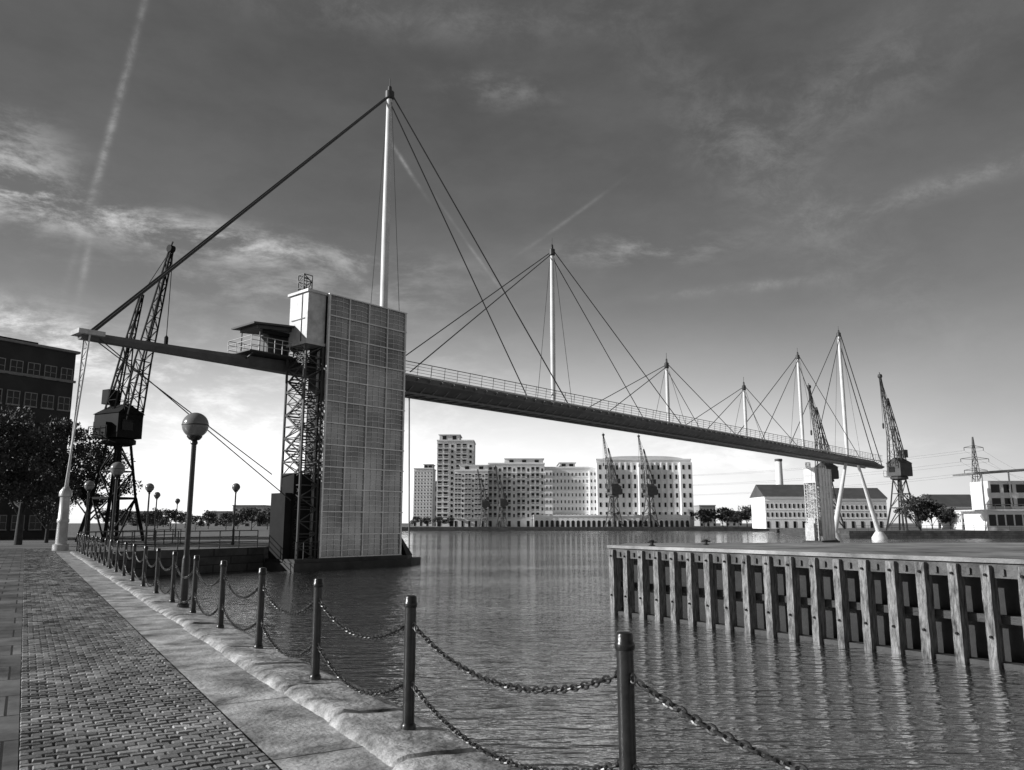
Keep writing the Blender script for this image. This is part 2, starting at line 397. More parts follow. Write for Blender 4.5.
def chain(p, q, sag, lo_):
    mb = MB(); p = Vector(p); q = Vector(q)
    pitch = .047; n = int((q-p).length*1.03/pitch)
    pts = [p.lerp(q, i/n)-Vector((0, 0, sag*4*(i/n)*(1-i/n))) for i in range(n+1)]
    ns, nr = (10, 5) if lo_ == 0 else ((8, 4) if lo_ == 1 else (6, 3))
    for i in range(n):
        c = (pts[i]+pts[i+1])/2; t = (pts[i+1]-pts[i]).normalized()
        a = t.cross(Vector((0, 0, 1))).normalized(); b = t.cross(a)
        tw = random.uniform(-.35, .35)+(math.pi/2 if i % 2 else 0)
        u = a*math.cos(tw)+b*math.sin(tw); w = t.cross(u)
        base = len(mb.v)
        for k in range(ns):
            th = 2*math.pi*k/ns
            cx = math.cos(th); sx = math.sin(th)
            pos = c+t*(cx*.0325)+u*(sx*.0185)
            rd = (t*cx*.7+u*sx).normalized()
            for e in range(nr):
                f = 2*math.pi*e/nr
                mb.v.append(tuple(pos+rd*(.0068*math.cos(f))+w*(.0068*math.sin(f))))
        for k in range(ns):
            for e in range(nr):
                k2 = (k+1) % ns; e2 = (e+1) % nr
                mb.f.append((base+k*nr+e, base+k2*nr+e, base+k2*nr+e2, base+k*nr+e2))
    return mb
for i in range(len(posts)-1):
    dr = (posts[i+1]-posts[i]).normalized()*.085
    for z, nm in ((.82, 'upper'), (.39, 'lower')):
        c = chain(posts[i]+dr+Vector((0, 0, z)), posts[i+1]-dr+Vector((0, 0, z)), (.2 if z > .5 else .21)*random.uniform(.9, 1.1), 0 if i < 4 else (1 if i < 9 else 2))
        c.build('chain', chain_iron, label='%s iron chain hanging from the %s post to the %s post' % (nm, ORD[i], ORD[i+1]), category='chain', group='chains between the quay posts')

# ------------------------------------------------------------------ globe street lamps
def make_lamp(label, loc, s_=1.0):
    t = thing('street_lamp', label, 'street lamp', loc, 0, 'globe lamps along the quay', s_)
    a = MB(); a.lathe((0, 0, 0), [(.11, 0), (.11, .12), (.08, .15), (.07, .95), (.055, 1.0), (.052, 1.02)], 16); a.build('base', black_iron, t, True)
    a = MB(); a.lathe((0, 0, 0), [(.05, 1.0), (.045, 3.1), (.065, 3.12), (.065, 3.16), (.05, 3.18)], 14); a.build('pole', black_iron, t, True)
    a = MB(); a.lathe((0, 0, 0), [(.05, 3.18), (.1, 3.2), (.14, 3.25), (.14, 3.28), (.1, 3.28)], 18); a.build('collar', black_iron, t, True)
    a = MB(); a.ball((0, 0, 3.48), .245, 28, 16); a.build('globe', globe_mat, t, True)
    a = MB(); a.lathe((0, 0, 3.48), [(.247, -.014), (.252, 0), (.247, .014)], 28); a.build('band', dark_steel, t, True)
    return t
lr = rp+.03
L1 = make_lamp('tall globe street lamp nearest the camera, beside the posts', rs(lr, 16.1), .99)
dup(L1, rs(lr, 31.3), 0, 'second globe street lamp along the quay, in front of the crane')
dup(L1, rs(lr, 45.9), 0, 'third globe street lamp, by the white bridge end support')
for px, Y, z, lb in ((147, 51, 1.1, 'small dark globe lamp on the quay right of the black crane'), (234, 60, 1.22, 'small globe lamp behind the railing left of the lift tower'),
                     (155, 75, 1.2, 'distant globe lamp beyond the railing near the crane'), (176, 95, 1.2, 'faint distant globe lamp between the railing and the far trees')):
    p = at_Y(px, 523, Y); dup(L1, (p.x, Y, 0), 0, lb, sc_=z)

# ------------------------------------------------------------------ railing on the quay
def railing(label, a, b, n, name='railing', h=1.1):
    a = Vector(a); b = Vector(b)
    t = thing(name, label, 'railing', a)
    dlt = b-a
    for z in (h, h*.66, h*.33):
        m1 = MB(); m1.tube((0, 0, z), dlt+Vector((0, 0, z)), .03, n=6); m1.build('rail', dark_steel, t)
    pmesh = MB(); pmesh.tube((0, 0, 0), (0, 0, h), .04, n=6); pme = pmesh.mesh('rail_post', dark_steel)
    for i in range(n+1): place('rail_post', pme, t, dlt*(i/n))
    return t
railing('black railing on the quay wall left of the lift tower', corner+Vector((-.4, .2, 0)), (-17.2, 54.8, 0), 8)
railing('black railing running back from the quay corner to the crane', corner+Vector((-.6, .5, 0)), (-27, 66, 0), 9)

# ------------------------------------------------------------------ footbridge
HZ = EYE+10.5
A = at_z(79, 343, HZ); B = at_z(880, 469.5, HZ)
AB = Vector((B.x-A.x, B.y-A.y, 0)); LN = AB.length; e = AB.normalized()
BR = math.atan2(e.y, e.x)
def W(x, y, z=0): return Vector((A.x, A.y, 0))+e*x+Vector((-e.y, e.x, 0))*y+Vector((0, 0, z))
def bx(px, y=0, z=HZ):
    lo_, hi = -30, LN+60
    for _ in range(50):
        m = (lo_+hi)/2
        if proj(W(m, y, z))[0] < px: lo_ = m
        else: hi = m
    return lo_
def zat(px, py, x, y=0):
    p = W(x, y); r = ray(px, py); return EYE+r[2]*p.y/r[1]
bridge = thing('footbridge', 'high cable stayed footbridge with six white masts crossing the dock', 'bridge', (A.x, A.y, 0), BR)
TX0 = bx(327, -3.6); TX1 = bx(404, -3.6)
xs = [0, 6, TX0-1, TX1, LN*.5, LN*.93, LN]
dep = [.42, .52, .8, 1.0, 1.0, .9, .45]
bot = [.25, .22, .15, .1, .1, .1, .1]
hws = [.35, .45, .6, 2.1, 2.1, 2.1, .9]
m = MB()
for i, (x, dp, bo, hw) in enumerate(zip(xs, dep, bot, hws)):
    hz = HZ+bo; kb = .7 if i < 3 else .42
    m.v += [(x, -hw*kb, hz), (x, hw*kb, hz), (x, hw, hz+dp*.6), (x, hw, hz+dp), (x, -hw, hz+dp), (x, -hw, hz+dp*.6)]
for i in range(len(xs)-1):
    for k in range(6): m.f.append((i*6+k, i*6+(k+1) % 6, (i+1)*6+(k+1) % 6, (i+1)*6+k))
m.f += [tuple(range(5, -1, -1)), tuple(range(len(m.v)-6, len(m.v)))]
m.build('deck', deck_steel, bridge)
DT = HZ+1.1
for y in (-2.25, 2.25):
    m = MB(); m.b2(TX0, LN*.96, y-.1, y+.1, DT+.0, DT+.14); m.build('edge_beam', pale_frame, bridge)
rm = MB()
for sg in (-1, 1): rm.bar((0, sg*.85, HZ+.02), (0, sg*2.34, DT-.1), .12)
rm.b2(-.06, .06, -.9, .9, HZ-.02, HZ+.08)
rme = rm.mesh('deck_rib', grey_steel)
x = TX1; nrib = int((LN*.96-TX1)/1.35)
for q in range(min(nrib, 98)): place('deck_rib', rme, bridge, (TX1+q*1.35, 0, 0))
for y in (-.95, .95):
    m = MB(); m.tube((TX1, y, HZ+.02), (LN*.96, y, HZ+.02), .1); m.build('bottom_tube', grey_steel, bridge)
m = MB(); x = TX1-8
while x < LN*.96:
    for sg in (-1, 1): m.bar((x, sg*2.3, DT+.1), (x, sg*2.42, DT+1.1), .04)
    x += 1.5
for sg in (-1, 1):
    for z, o_ in ((1.1, 2.42), (.85, 2.39), (.6, 2.36), (.35, 2.33)): m.tube((TX1-8, sg*o_, DT+z), (LN*.96, sg*o_, DT+z), .035 if z > 1 else .018, n=5)
m.build('parapet', dark_steel, bridge)
# masts: (pixel at deck, pixel at top, py top, radius)
mpx = [(381, 387, 88, .32), (553.5, 552, 246, .25), (669, 667, 360, .22), (747, 744, 383, .22), (804, 799, 353, .25), (848, 839, 331, .32)]
MX = [bx(q[0]) for q in mpx]
MX[0] = bx(383.5, 0, EYE+17)
tops = [zat(q[1], q[2], x) for q, x in zip(mpx, MX)]
for x, zt, q in zip(MX, tops, mpx):
    m = MB(); r = q[3]
    m.lathe((x, 0, 0), [(r*.7, DT-1), (r, DT+3), (r*1.05, (DT+zt)/2), (r*.8, zt-1.0), (r*.45, zt-.3)], 14)
    mo = m.build('mast', white_steel, bridge, True)
    m = MB(); m.lathe((x, 0, 0), [(r*.9, zt-1.1), (r*1.25, zt-1.0), (r*1.25, zt-.4), (r*.6, zt-.3), (r*.5, zt+.1), (r*.12, zt+.2), (.03, zt+.9)], 12)
    m.build('mast_cap', dark_steel, mo, True)
def cable(p, q, r=.05):
    m = MB(); m.tube(p, q, r, n=6); m.build('cable', cable_mat, bridge)
for sg in (-1, 1):
    def T(i, dz=.7): return (MX[i], sg*.3, tops[i]-dz)
    cable(T(0), (.6, sg*.55, HZ+.75), .085)
    cable(T(0), (MX[1]-.5, sg*2.3, DT), .06)
    cable(T(1), (MX[0]+1, sg*2.3, DT+.3), .05); cable(T(1), (MX[2]-.8, sg*2.3, DT), .05)
    cable(T(2), (LN*.345, sg*2.3, DT), .045); cable(T(2), (LN*.545, sg*2.3, DT), .045)
    cable(T(3), (LN*.49, sg*2.3, DT), .045); cable(T(3), (LN*.685, sg*2.3, DT), .045)
    cable(T(4), (MX[3], sg*2.3, DT), .055); cable(T(4), (MX[5]-.5, sg*2.3, DT), .055)
    cable(T(5), (MX[4]-1, sg*2.3, DT), .065); cable(T(5), (LN-.6, sg*.6, HZ+.7), .09)
    for i in range(6): cable(T(i, 1.4), (MX[i]+.1, sg*2.3, DT), .025)
    cable((1.0, sg*.3, HZ+.4), (TX0-2.2, sg*1.2-2.0, 4.0+sg*.9), .035)
m = MB(); m.b2(-.3, 1.2, -.65, .65, HZ+.5, HZ+.78); m.build('anchor_plate', pale_frame, bridge)
def loc_of(wp):
    v = Vector((wp[0]-A.x, wp[1]-A.y, 0)); return (v.dot(e), v.dot(Vector((-e.y, e.x, 0))))
sup = at_Y(61, 543, 47.5); lx, ly = loc_of(sup)
for o_ in (-.35, .35):
    m = MB(); m.tube((lx+o_*.3, ly+o_*.4, 3.6), (.4, o_*1.3, HZ+.6), .06, .055); m.build('end_leg', white_steel, bridge)
m = MB(); m.lattice([(lx-.1, ly-.14, 3.6), (lx+.1, ly+.14, 3.6)], [(.4, -.45, HZ+.4), (.4, .45, HZ+.4)], 14, .03, .03); m.build('leg_bracing', grey_steel, bridge)
m = MB(); m.lathe((lx, ly, 0), [(.44, 0), (.44, .35), (.31, .42), (.29, 1.6), (.33, 1.65), (.33, 1.8), (.29, 1.85), (.27, 3.1), (.35, 3.16), (.35, 3.4), (.16, 3.7)], 18); m.build('leg_drum', pale_frame, bridge, True)
# far legs
for k, (pt, pb) in enumerate(((846, 834), (858, 879))):
    yb_ = -1.0; x1 = bx(pt, -.6); xb = bx(pb, yb_, 0)
    m = MB(); m.tube((xb, yb_, WZ+1.2), (x1, -.6, HZ+.2), .5, .25, 10); m.build('leg', white_steel, bridge, True)
    m = MB(); m.lathe((xb, yb_, WZ-.5), [(1.4, 0), (1.4, .9), (.7, 2.0)], 12); m.build('leg_foot', white_steel, bridge, True)
for xx in (MX[0]-2.0, MX[0]+3.9):
    m = MB(); m.tube((xx, .6, WZ), (MX[0]+(xx-MX[0])*.9, .6, HZ+.2), .06, .06, 10); m.build('leg', grey_steel, bridge, True)
# landing shelter with roof and balcony on the near cantilever
xs0 = bx(251, -1.6, DT); xs1 = bx(297, -1, DT)
m = MB(); m.b2(xs0-.1, xs1+.3, -1.65, 1.5, DT-.08, DT+.0)
for x in (xs0+.3, xs1-.6): m.bar((x, -1.5, DT-.08), (x, -.4, HZ+.6), .08)
sh = m.build('landing', dark_steel, bridge)
zr = DT+1.95
m = MB(); m.box(((xs0+xs1)/2+.2, -.3, zr+.1), (xs1-xs0+.4, 3.0, .12), ry=R(-5)); m.box(((xs0+xs1)/2+.3, -.3, zr-.08), (xs1-xs0-.4, 2.3, .22), ry=R(-5))
m.build('shelter_roof', dark_steel, sh)
m = MB(); x = xs0
while x < xs1+.3:
    for y in (-1.6, 1.45): m.bar((x, y, DT), (x, y, DT+1.0), .04)
    x += .6
for y in (-1.6, 1.45):
    for z in (.35, .7, 1.0): m.tube((xs0, y, DT+z), (xs1+.3, y, DT+z), .025, n=5)
for z in (.35, .7, 1.0): m.tube((xs0, -1.6, DT+z), (xs0, 1.45, DT+z), .025, n=5)
m.build('shelter_railing', pale_frame, sh)
for x in (xs0+.8, xs1-.5):
    for y in (-1.3, 1.1):
        m = MB(); m.bar((x, y, DT), (x, y, zr), .07); m.build('shelter_post', dark_steel, sh)
m = MB(); m.b2(xs0+2.0, xs1-.3, -.4, .8, DT+.02, DT+1.6); m.build('shelter_cabin', dark_steel, sh)
m = MB(); m.b2(xs0+1.2, xs1-.6, -1.2, -.9, zr-.5, zr-.25); m.build('hanging_equipment', crane_dark, sh)

# ------------------------------------------------------------------ lift towers
PZ = -.75
def lift_tower(label, x0, cat='tower'):
    w = TX1-TX0
    t = thing('lift_tower', label, cat, W(x0, -3.6, 0), BR)
    zt = zat(328, 294, TX0, -3.6); zb = PZ+.05
    m = MB(); m.b2(.05, w-.05, .12, 2.3, zb, zt-.15); m.build('core_wall', dark_steel, t)
    m = MB(); nc_, nr_ = 4, 12; cw_ = w/nc_; rh_ = (zt-zb)/nr_
    for i in range(nc_+1):
        x = w*i/nc_; big = .07 if i in (0, nc_) else .04
        m.b2(x-big, x+big, -.06, .12, zb, zt)
    for j in range(nr_+1):
        z = zb+rh_*j; m.b2(-.1, w+.1, -.09, .1, z-.04, z+.04)
    m.build('frame', bright_frame, t)
    pm_ = MB(); a_ = cw_/2-.05; b_ = rh_/2-.05
    pm_.add([(-a_, 0, -b_), (a_, 0, -b_), (a_, 0, b_), (-a_, 0, b_)], [(0, 1, 2, 3)])
    pme = pm_.mesh('pane', clad_mat)
    tm_ = MB(); nn_ = 6
    for zz in (-.5, 0, .5):
        for q in range(nn_):
            u0 = -1+2*q/nn_; u1 = -1+2*(q+1)/nn_
            tm_.bar((a_*u0, -.03, b_*(zz+.09*math.cos(u0*1.57))), (a_*u1, -.03, b_*(zz+.09*math.cos(u1*1.57))), .03)
    for xx in (-.33, .33): tm_.bar((a_*xx, -.03, -b_), (a_*xx, -.03, b_), .018)
    tme = tm_.mesh('glazing_bar', bright_frame)
    for i in range(nc_):
        for j in range(nr_):
            o = place('pane', pme, t, (cw_*(i+.5), .045, zb+rh_*(j+.5)))
            o.rotation_euler = (R(random.uniform(-1.6, .6)), 0, R(random.uniform(-1.5, 1.5)))
            place('glazing_bar', tme, o)
    m = MB(); m.b2(w, w+.12, 0, 2.4, zb, zt+.01); m.b2(-.1, w, .13, 2.4, zt-.14, zt+.02); m.build('coping', grey_steel, t)
    # lift head
    lz0 = zat(300, 347, TX0-1.4, -2.4); lz1 = zat(300, 293, TX0-1.4, -2.4)
    m = MB(); m.b2(-1.6, -.12, .3, 2.5, lz0+.3, lz1-.1); m.b2(-1.75, -.1, .15, 2.65, lz1-.1, lz1+.08); m.b2(-1.7, -.1, .2, 2.6, lz0+.1, lz0+.3)
    lh = m.build('lift_head', pale_frame, t)
    m = MB(); m.b2(-1.64, -1.6, .6, 2.2, (lz0+lz1)/2-.04, (lz0+lz1)/2+.04); m.build('panel_joint', dark_steel, lh)
    m = MB(); m.b2(-1.65, -1.6, .95, 1.0, lz0+.35, lz1-.15); m.build('panel_joint', dark_steel, lh)
    m = MB(); m.lattice([(-1.3, 1.4, lz1), (-.6, 1.4, lz1), (-.6, 2.1, lz1), (-1.3, 2.1, lz1)], [(-1.3, 1.4, lz1+1.5), (-.6, 1.4, lz1+1.5), (-.6, 2.1, lz1+1.5), (-1.3, 2.1, lz1+1.5)], 3, .07, .05)
    m.build('roof_ladder', dark_steel, t)
    m = MB(); m.lattice([(-1.6, .3, PZ), (-.2, .3, PZ), (-.2, 2.5, PZ), (-1.6, 2.5, PZ)], [(-1.6, .3, lz0+.1), (-.2, .3, lz0+.1), (-.2, 2.5, lz0+.1), (-1.6, 2.5, lz0+.1)], 18, .13, .06)
    m.build('stair_shaft', dark_steel, t)
    m = MB(); nfl = 12
    for j in range(nfl):
        h = (lz0-PZ)/nfl; z = PZ+j*h
        a_, b_ = (.5, 2.3) if j % 2 else (2.3, .5)
        for st in range(7):
            u = st/6; m.b2(-1.5, -.5, a_+(b_-a_)*u-.14, a_+(b_-a_)*u+.14, z+h*u-.03, z+h*u+.02)
        m.bar((-1.55, a_, z+.9), (-1.55, b_, z+h+.9), .05); m.bar((-1.55, a_, z), (-1.55, b_, z+h), .1)
    m.build('stairs', dark_steel, t)
    for gx, gy, gr in ((-.05, 1.0, .11), (-.9, 1.5, .09), (-1.3, .9, .07)):
        m = MB(); m.tube((gx, gy, PZ), (gx, gy, lz0), gr); m.build('guide_rail', pale_frame, t)
    m = MB(); m.b2(-2.3, -1.75, .9, 2.6, PZ, 3.6); m.b2(-1.75, -.4, .8, 2.2, PZ, 4.9); m.build('machine_room', crane_dark, t)
    m = MB(); m.prism([(-2.4, -.6), (w+.5, -.7), (w+2.9, .9), (w+.5, 3.3), (-2.4, 3.3)], WZ-1.5, -1.0); m.prism([(-2.2, -.4), (w+.3, -.5), (w+2.0, .9), (w+.3, 3.1), (-2.2, 3.1)], -1.0, PZ)
    m.build('pier', dark_conc, t)
    m = MB(); m.add([(w+.3, -.4, PZ), (w+.3, 2.2, PZ), (w+2.0, .9, PZ), (w+.3, .9, PZ+2.0)], [(0, 2, 3), (2, 1, 3), (1, 0, 3), (0, 1, 2)]); m.build('fender', crane_dark, t)
    m = MB()
    for x in (-2.1, -1.5, -.9, -.3): m.bar((x, -.3, PZ), (x, -.3, PZ+1.1), .05)
    for z in (.6, 1.1): m.tube((-2.1, -.3, PZ+z), (-.3, -.3, PZ+z), .03, n=5)
    m.build('pier_railing', dark_steel, t)
    return t
tower = lift_tower('tall grid clad lift tower with white lift head and open stairs, in the water', TX0)
fx = bx(823, -3.6, 0)
dup(tower, W(fx, -3.6, -.6), BR, 'far pale lift tower below the bridge end across the dock', sc_=(.72, .8, .6), swap={clad_mat: clad_haze, dark_steel: pale_frame, pale_frame: white_steel, crane_dark: pale_frame, grey_steel: white_steel})  # paler materials imitate haze over the far tower

# ------------------------------------------------------------------ timber jetty
def jetty():
    J0 = at_z(614, 613, WZ); J1 = at_z(1024, 670, WZ); J0.z = J1.z = 0
    jd = (J1-J0).normalized()
    ang = math.atan2(jd.y, jd.x); zt = .8
    t = thing('jetty', 'piled jetty with flat concrete deck and worn upright timbers', 'jetty', J0, ang)
    def lc(X, Y):
        v = Vector((X, Y, 0))-J0; return (v.dot(jd), v.dot(Vector((-jd.y, jd.x, 0))))
    far = at_z(627, 543, zt)
    pts = [(0, .1), (38, .1), lc(60, 36), lc(far.x, far.y)]
    m = MB(); m.prism(pts, zt-.1, zt); m.build('deck', concrete, t)
    pts2 = [(.12, .45), (37, .45), lc(59, 35), lc(far.x+.5, far.y-.5)]
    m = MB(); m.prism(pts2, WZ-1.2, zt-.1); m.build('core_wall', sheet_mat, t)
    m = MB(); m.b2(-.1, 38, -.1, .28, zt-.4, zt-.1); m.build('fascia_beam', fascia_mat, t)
    m = MB(); m.b2(-.12, 38, -.16, .0, zt-.07, zt+.03); m.build('kerb_rail', concrete, t)
    m = MB(); m.b2(-.05, 38, -.1, .2, WZ-.3, WZ+.1); m.build('waling', dark_conc, t)
    m = MB(); m.b2(-.05, 38, .16, .36, WZ+.9, WZ+1.08); m.build('back_rail', rail_mat, t)
    x = .05
    while x < 26:
        w_ = random.uniform(.19, .23)
        m = MB(); nz = 14; vs = []
        l0 = random.uniform(-.012, .012); zb_ = WZ-.4; ztp = zt-.12+random.uniform(-.01, .01); sd_ = random.uniform(0, 50)
        for q in range(nz+1):
            u = q/nz; z = zb_+(ztp-zb_)*u
            n1 = noise.noise(Vector((sd_, z*3.5, 0)))*.012; n2 = noise.noise(Vector((sd_, z*3.5, 9)))*.012; n3 = noise.noise(Vector((sd_, z*4.5, 19)))*.02
            lx_ = l0*u
            vs += [(x+n1+lx_, -.22+n3, z), (x+w_+n2+lx_, -.22+n3*.6, z), (x+w_+n2+lx_, .1, z), (x+n1+lx_, .1, z)]
        fs = [(3, 2, 1, 0), (nz*4, nz*4+1, nz*4+2, nz*4+3)]
        for q in range(nz):
            for k in range(4): fs.append((q*4+k, q*4+(k+1) % 4, q*4+4+(k+1) % 4, q*4+4+k))
        m.add(vs, fs)
        po = m.build('pile', fin_mat, t)
        for z in (zt-.33, WZ+.64):
            m = MB(); m.tube((x+w_/2, -.15, z), (x+w_/2, -.27, z), .032, n=8); m.build('bolt', crane_dark, po)
        m = MB(); m.b2(x+w_+.2, x+w_+.27, -.16, -.1, zt-.34, zt-.2); m.build('cleat', dark_steel, t)
        x += .74+random.uniform(-.03, .03)
    px_, py_ = lc(far.x, far.y)
    for z in (zt-.2, WZ):
        m = MB(); m.bar((0, .1, z), (px_, py_, z), .3); m.build('end_beam', dark_conc, t)
    for k in range(1, 5):
        m = MB(); u = k/5; m.bar((px_*u, .1+(py_-.1)*u, WZ-.5), (px_*u, .1+(py_-.1)*u, zt-.2), .28); m.build('pile', fin_mat, t)
    return zt
jz = jetty()
def moor(label, px, py, s_):
    p = at_z(px, py, jz)
    t = thing('mooring_bollard', label, 'bollard', p, 0, None, s_)
    m = MB(); m.lathe((0, 0, 0), [(.22, 0), (.22, .04), (.12, .08), (.11, .22), (.17, .3), (.17, .34), (.1, .38)], 14); m.build('stem', black_iron, t, True)
    m = MB(); m.b2(-.3, .3, -.07, .07, .2, .28); m.build('horn', black_iron, t)
moor('low dark mooring bollard on the left end of the jetty deck', 652, 546, .55)
moor('low dark mooring bollard on the jetty deck, right of the other', 706, 545, .55)

# ------------------------------------------------------------------ dock cranes
def make_crane(label, loc, rz, sc_, mat_, k=1.0, bays=1.0, reach=1.0):
    t = thing('dock_crane', label, 'crane', loc, rz, 'preserved dock cranes', sc_)
    m = MB()
    q = [(-1, -1), (1, -1), (1, 1), (-1, 1)]
    m.lattice([(a*2.0, b*2.0, 0) for a, b in q], [(a*1.3, b*1.3, 4) for a, b in q], 1, .26*k, .12*k)
    m.lattice([(a*1.3, b*1.3, 4) for a, b in q], [(a*.75, b*.75, 9) for a, b in q], 2, .2*k, .10*k)
    m.b2(-1.4, 1.4, -1.4, 1.4, 3.9, 4.1)
    m.tube((0, 0, 0), (0, 0, 9), .18, n=8)
    m.build('portal', mat_, t)
    m = MB(); m.lathe((0, 0, 0), [(.9, 8.9), (1.5, 9.1), (1.5, 9.45), (1.2, 9.6)], 16); m.build('turntable', mat_, t)
    m = MB(); m.b2(-2.1, 1.5, -1.3, 1.3, 9.6, 11.9); m.add([(-2.25, -1.4, 11.9), (1.65, -1.4, 11.9), (1.65, 1.4, 11.9), (-2.25, 1.4, 11.9), (-1.6, 0, 12.9), (1.1, 0, 12.9)], [(3, 2, 1, 0), (0, 1, 5, 4), (2, 3, 4, 5), (1, 2, 5), (3, 0, 4)])
    m.b2(-2.8, -2.1, -.9, .9, 9.8, 11.3); m.b2(-1.0, .6, -1.9, -1.3, 9.7, 11.0)
    c = m.build('machine_house', mat_, t)
    m = MB(); m.b2(1.52, 1.6, -.9, .2, 10.3, 11.3); m.build('window', glass, c)
    m = MB(); m.b2(-1.5, 1.2, -2.2, -1.9, 9.5, 9.6)
    for x in (-1.5, -.6, .3, 1.2): m.bar((x, -2.18, 9.6), (x, -2.18, 10.6), .05)
    m.bar((-1.5, -2.18, 10.6), (1.2, -2.18, 10.6), .05); m.build('walkway', mat_, t)
    b0 = [(1.2, -.8, 11.6), (2.0, -.8, 11.2), (2.0, .8, 11.2), (1.2, .8, 11.6)]
    mid = [(2.1*reach, -.5, 17.0), (3.1*reach, -.5, 16.7), (3.1*reach, .5, 16.7), (2.1*reach, .5, 17.0)]
    tp = [(5.3*reach, -.12, 27.4), (5.55*reach, -.12, 27.2), (5.55*reach, .12, 27.2), (5.3*reach, .12, 27.4)]
    m = MB(); m.lattice(b0, mid, int(5*bays), .13*k, .05*k); m.lattice(mid, tp, int(10*bays), .11*k, .045*k)
    m.tube((5.4*reach, -.25, 27.5), (5.4*reach, .25, 27.5), .36, n=12); m.bar((5.1*reach, 0, 27.3), (5.6*reach, 0, 28.2), .1)
    m.build('jib', mat_, t)
    fa = [(-1.6, -.7, 12.0), (-.1, -.7, 12.0), (-.1, .7, 12.0), (-1.6, .7, 12.0)]
    fb_ = [(-.1, -.3, 18.5), (.5, -.3, 18.5), (.5, .3, 18.5), (-.1, .3, 18.5)]
    fc = [(1.5, -.1, 23.6), (1.75, -.1, 23.5), (1.75, .1, 23.5), (1.5, .1, 23.6)]
    m = MB(); m.lattice(fa, fb_, int(5*bays), .12*k, .05*k); m.lattice(fb_, fc, int(4*bays), .1*k, .045*k); m.build('back_frame', mat_, t)
    m = MB(); m.b2(-2.3, -1.3, -.6, .6, 13.0, 14.4); m.bar((-1.8, 0, 13.8), (.2, 0, 18.4), .14); m.build('counterweight', mat_, t)
    for a_, b_ in (((5.4*reach, 0, 27.4), (1.65, 0, 23.6)), ((1.65, 0, 23.6), (-2.0, 0, 12.3)), ((5.7*reach, 0, 27.4), (5.7*reach, 0, 19))):
        m = MB(); m.tube(a_, b_, .035*k, n=5); m.build('hoist_rope', mat_, t)
    m = MB(); m.lathe((5.7*reach, 0, 0), [(.05, 17.9), (.18, 18.1), (.18, 18.8), (.05, 19)], 8); m.build('hook_block', mat_, t)
    return t
p = at_Y(112, 523, 70)
make_crane('large black dock crane on the left quay with raised lattice jib', (p.x, 70, 0), R(-29), .93, crane_dark, 1.1, 1.0)
p = at_Y(903, 523, 172)
far_proto = make_crane('tall dock crane at the far right end of the bridge', (p.x, 172, 0), R(212), 1.2, crane_mid, 1.05, .7, .62)
for px, Y, rz, s_, lb in ((829, 215, 212, 1.38, 'dock crane whose jib rises behind the far end of the bridge deck'),
                          (614, 334, 210, 1.38, 'dock crane in front of the left end of the big warehouse hotel'),
                          (650, 334, 207, 1.36, 'dock crane in front of the middle of the big warehouse hotel'),
                          (484, 334, 200, .85, 'left one of two small cranes before the balcony apartments'),
                          (502, 334, 205, .9, 'right one of two small cranes before the balcony apartments')):
    p = at_Y(px, 523, Y); dup(far_proto, (p.x, Y, 0), R(rz), lb, sc_=s_, swap={crane_mid: crane_pale} if Y > 300 else None)

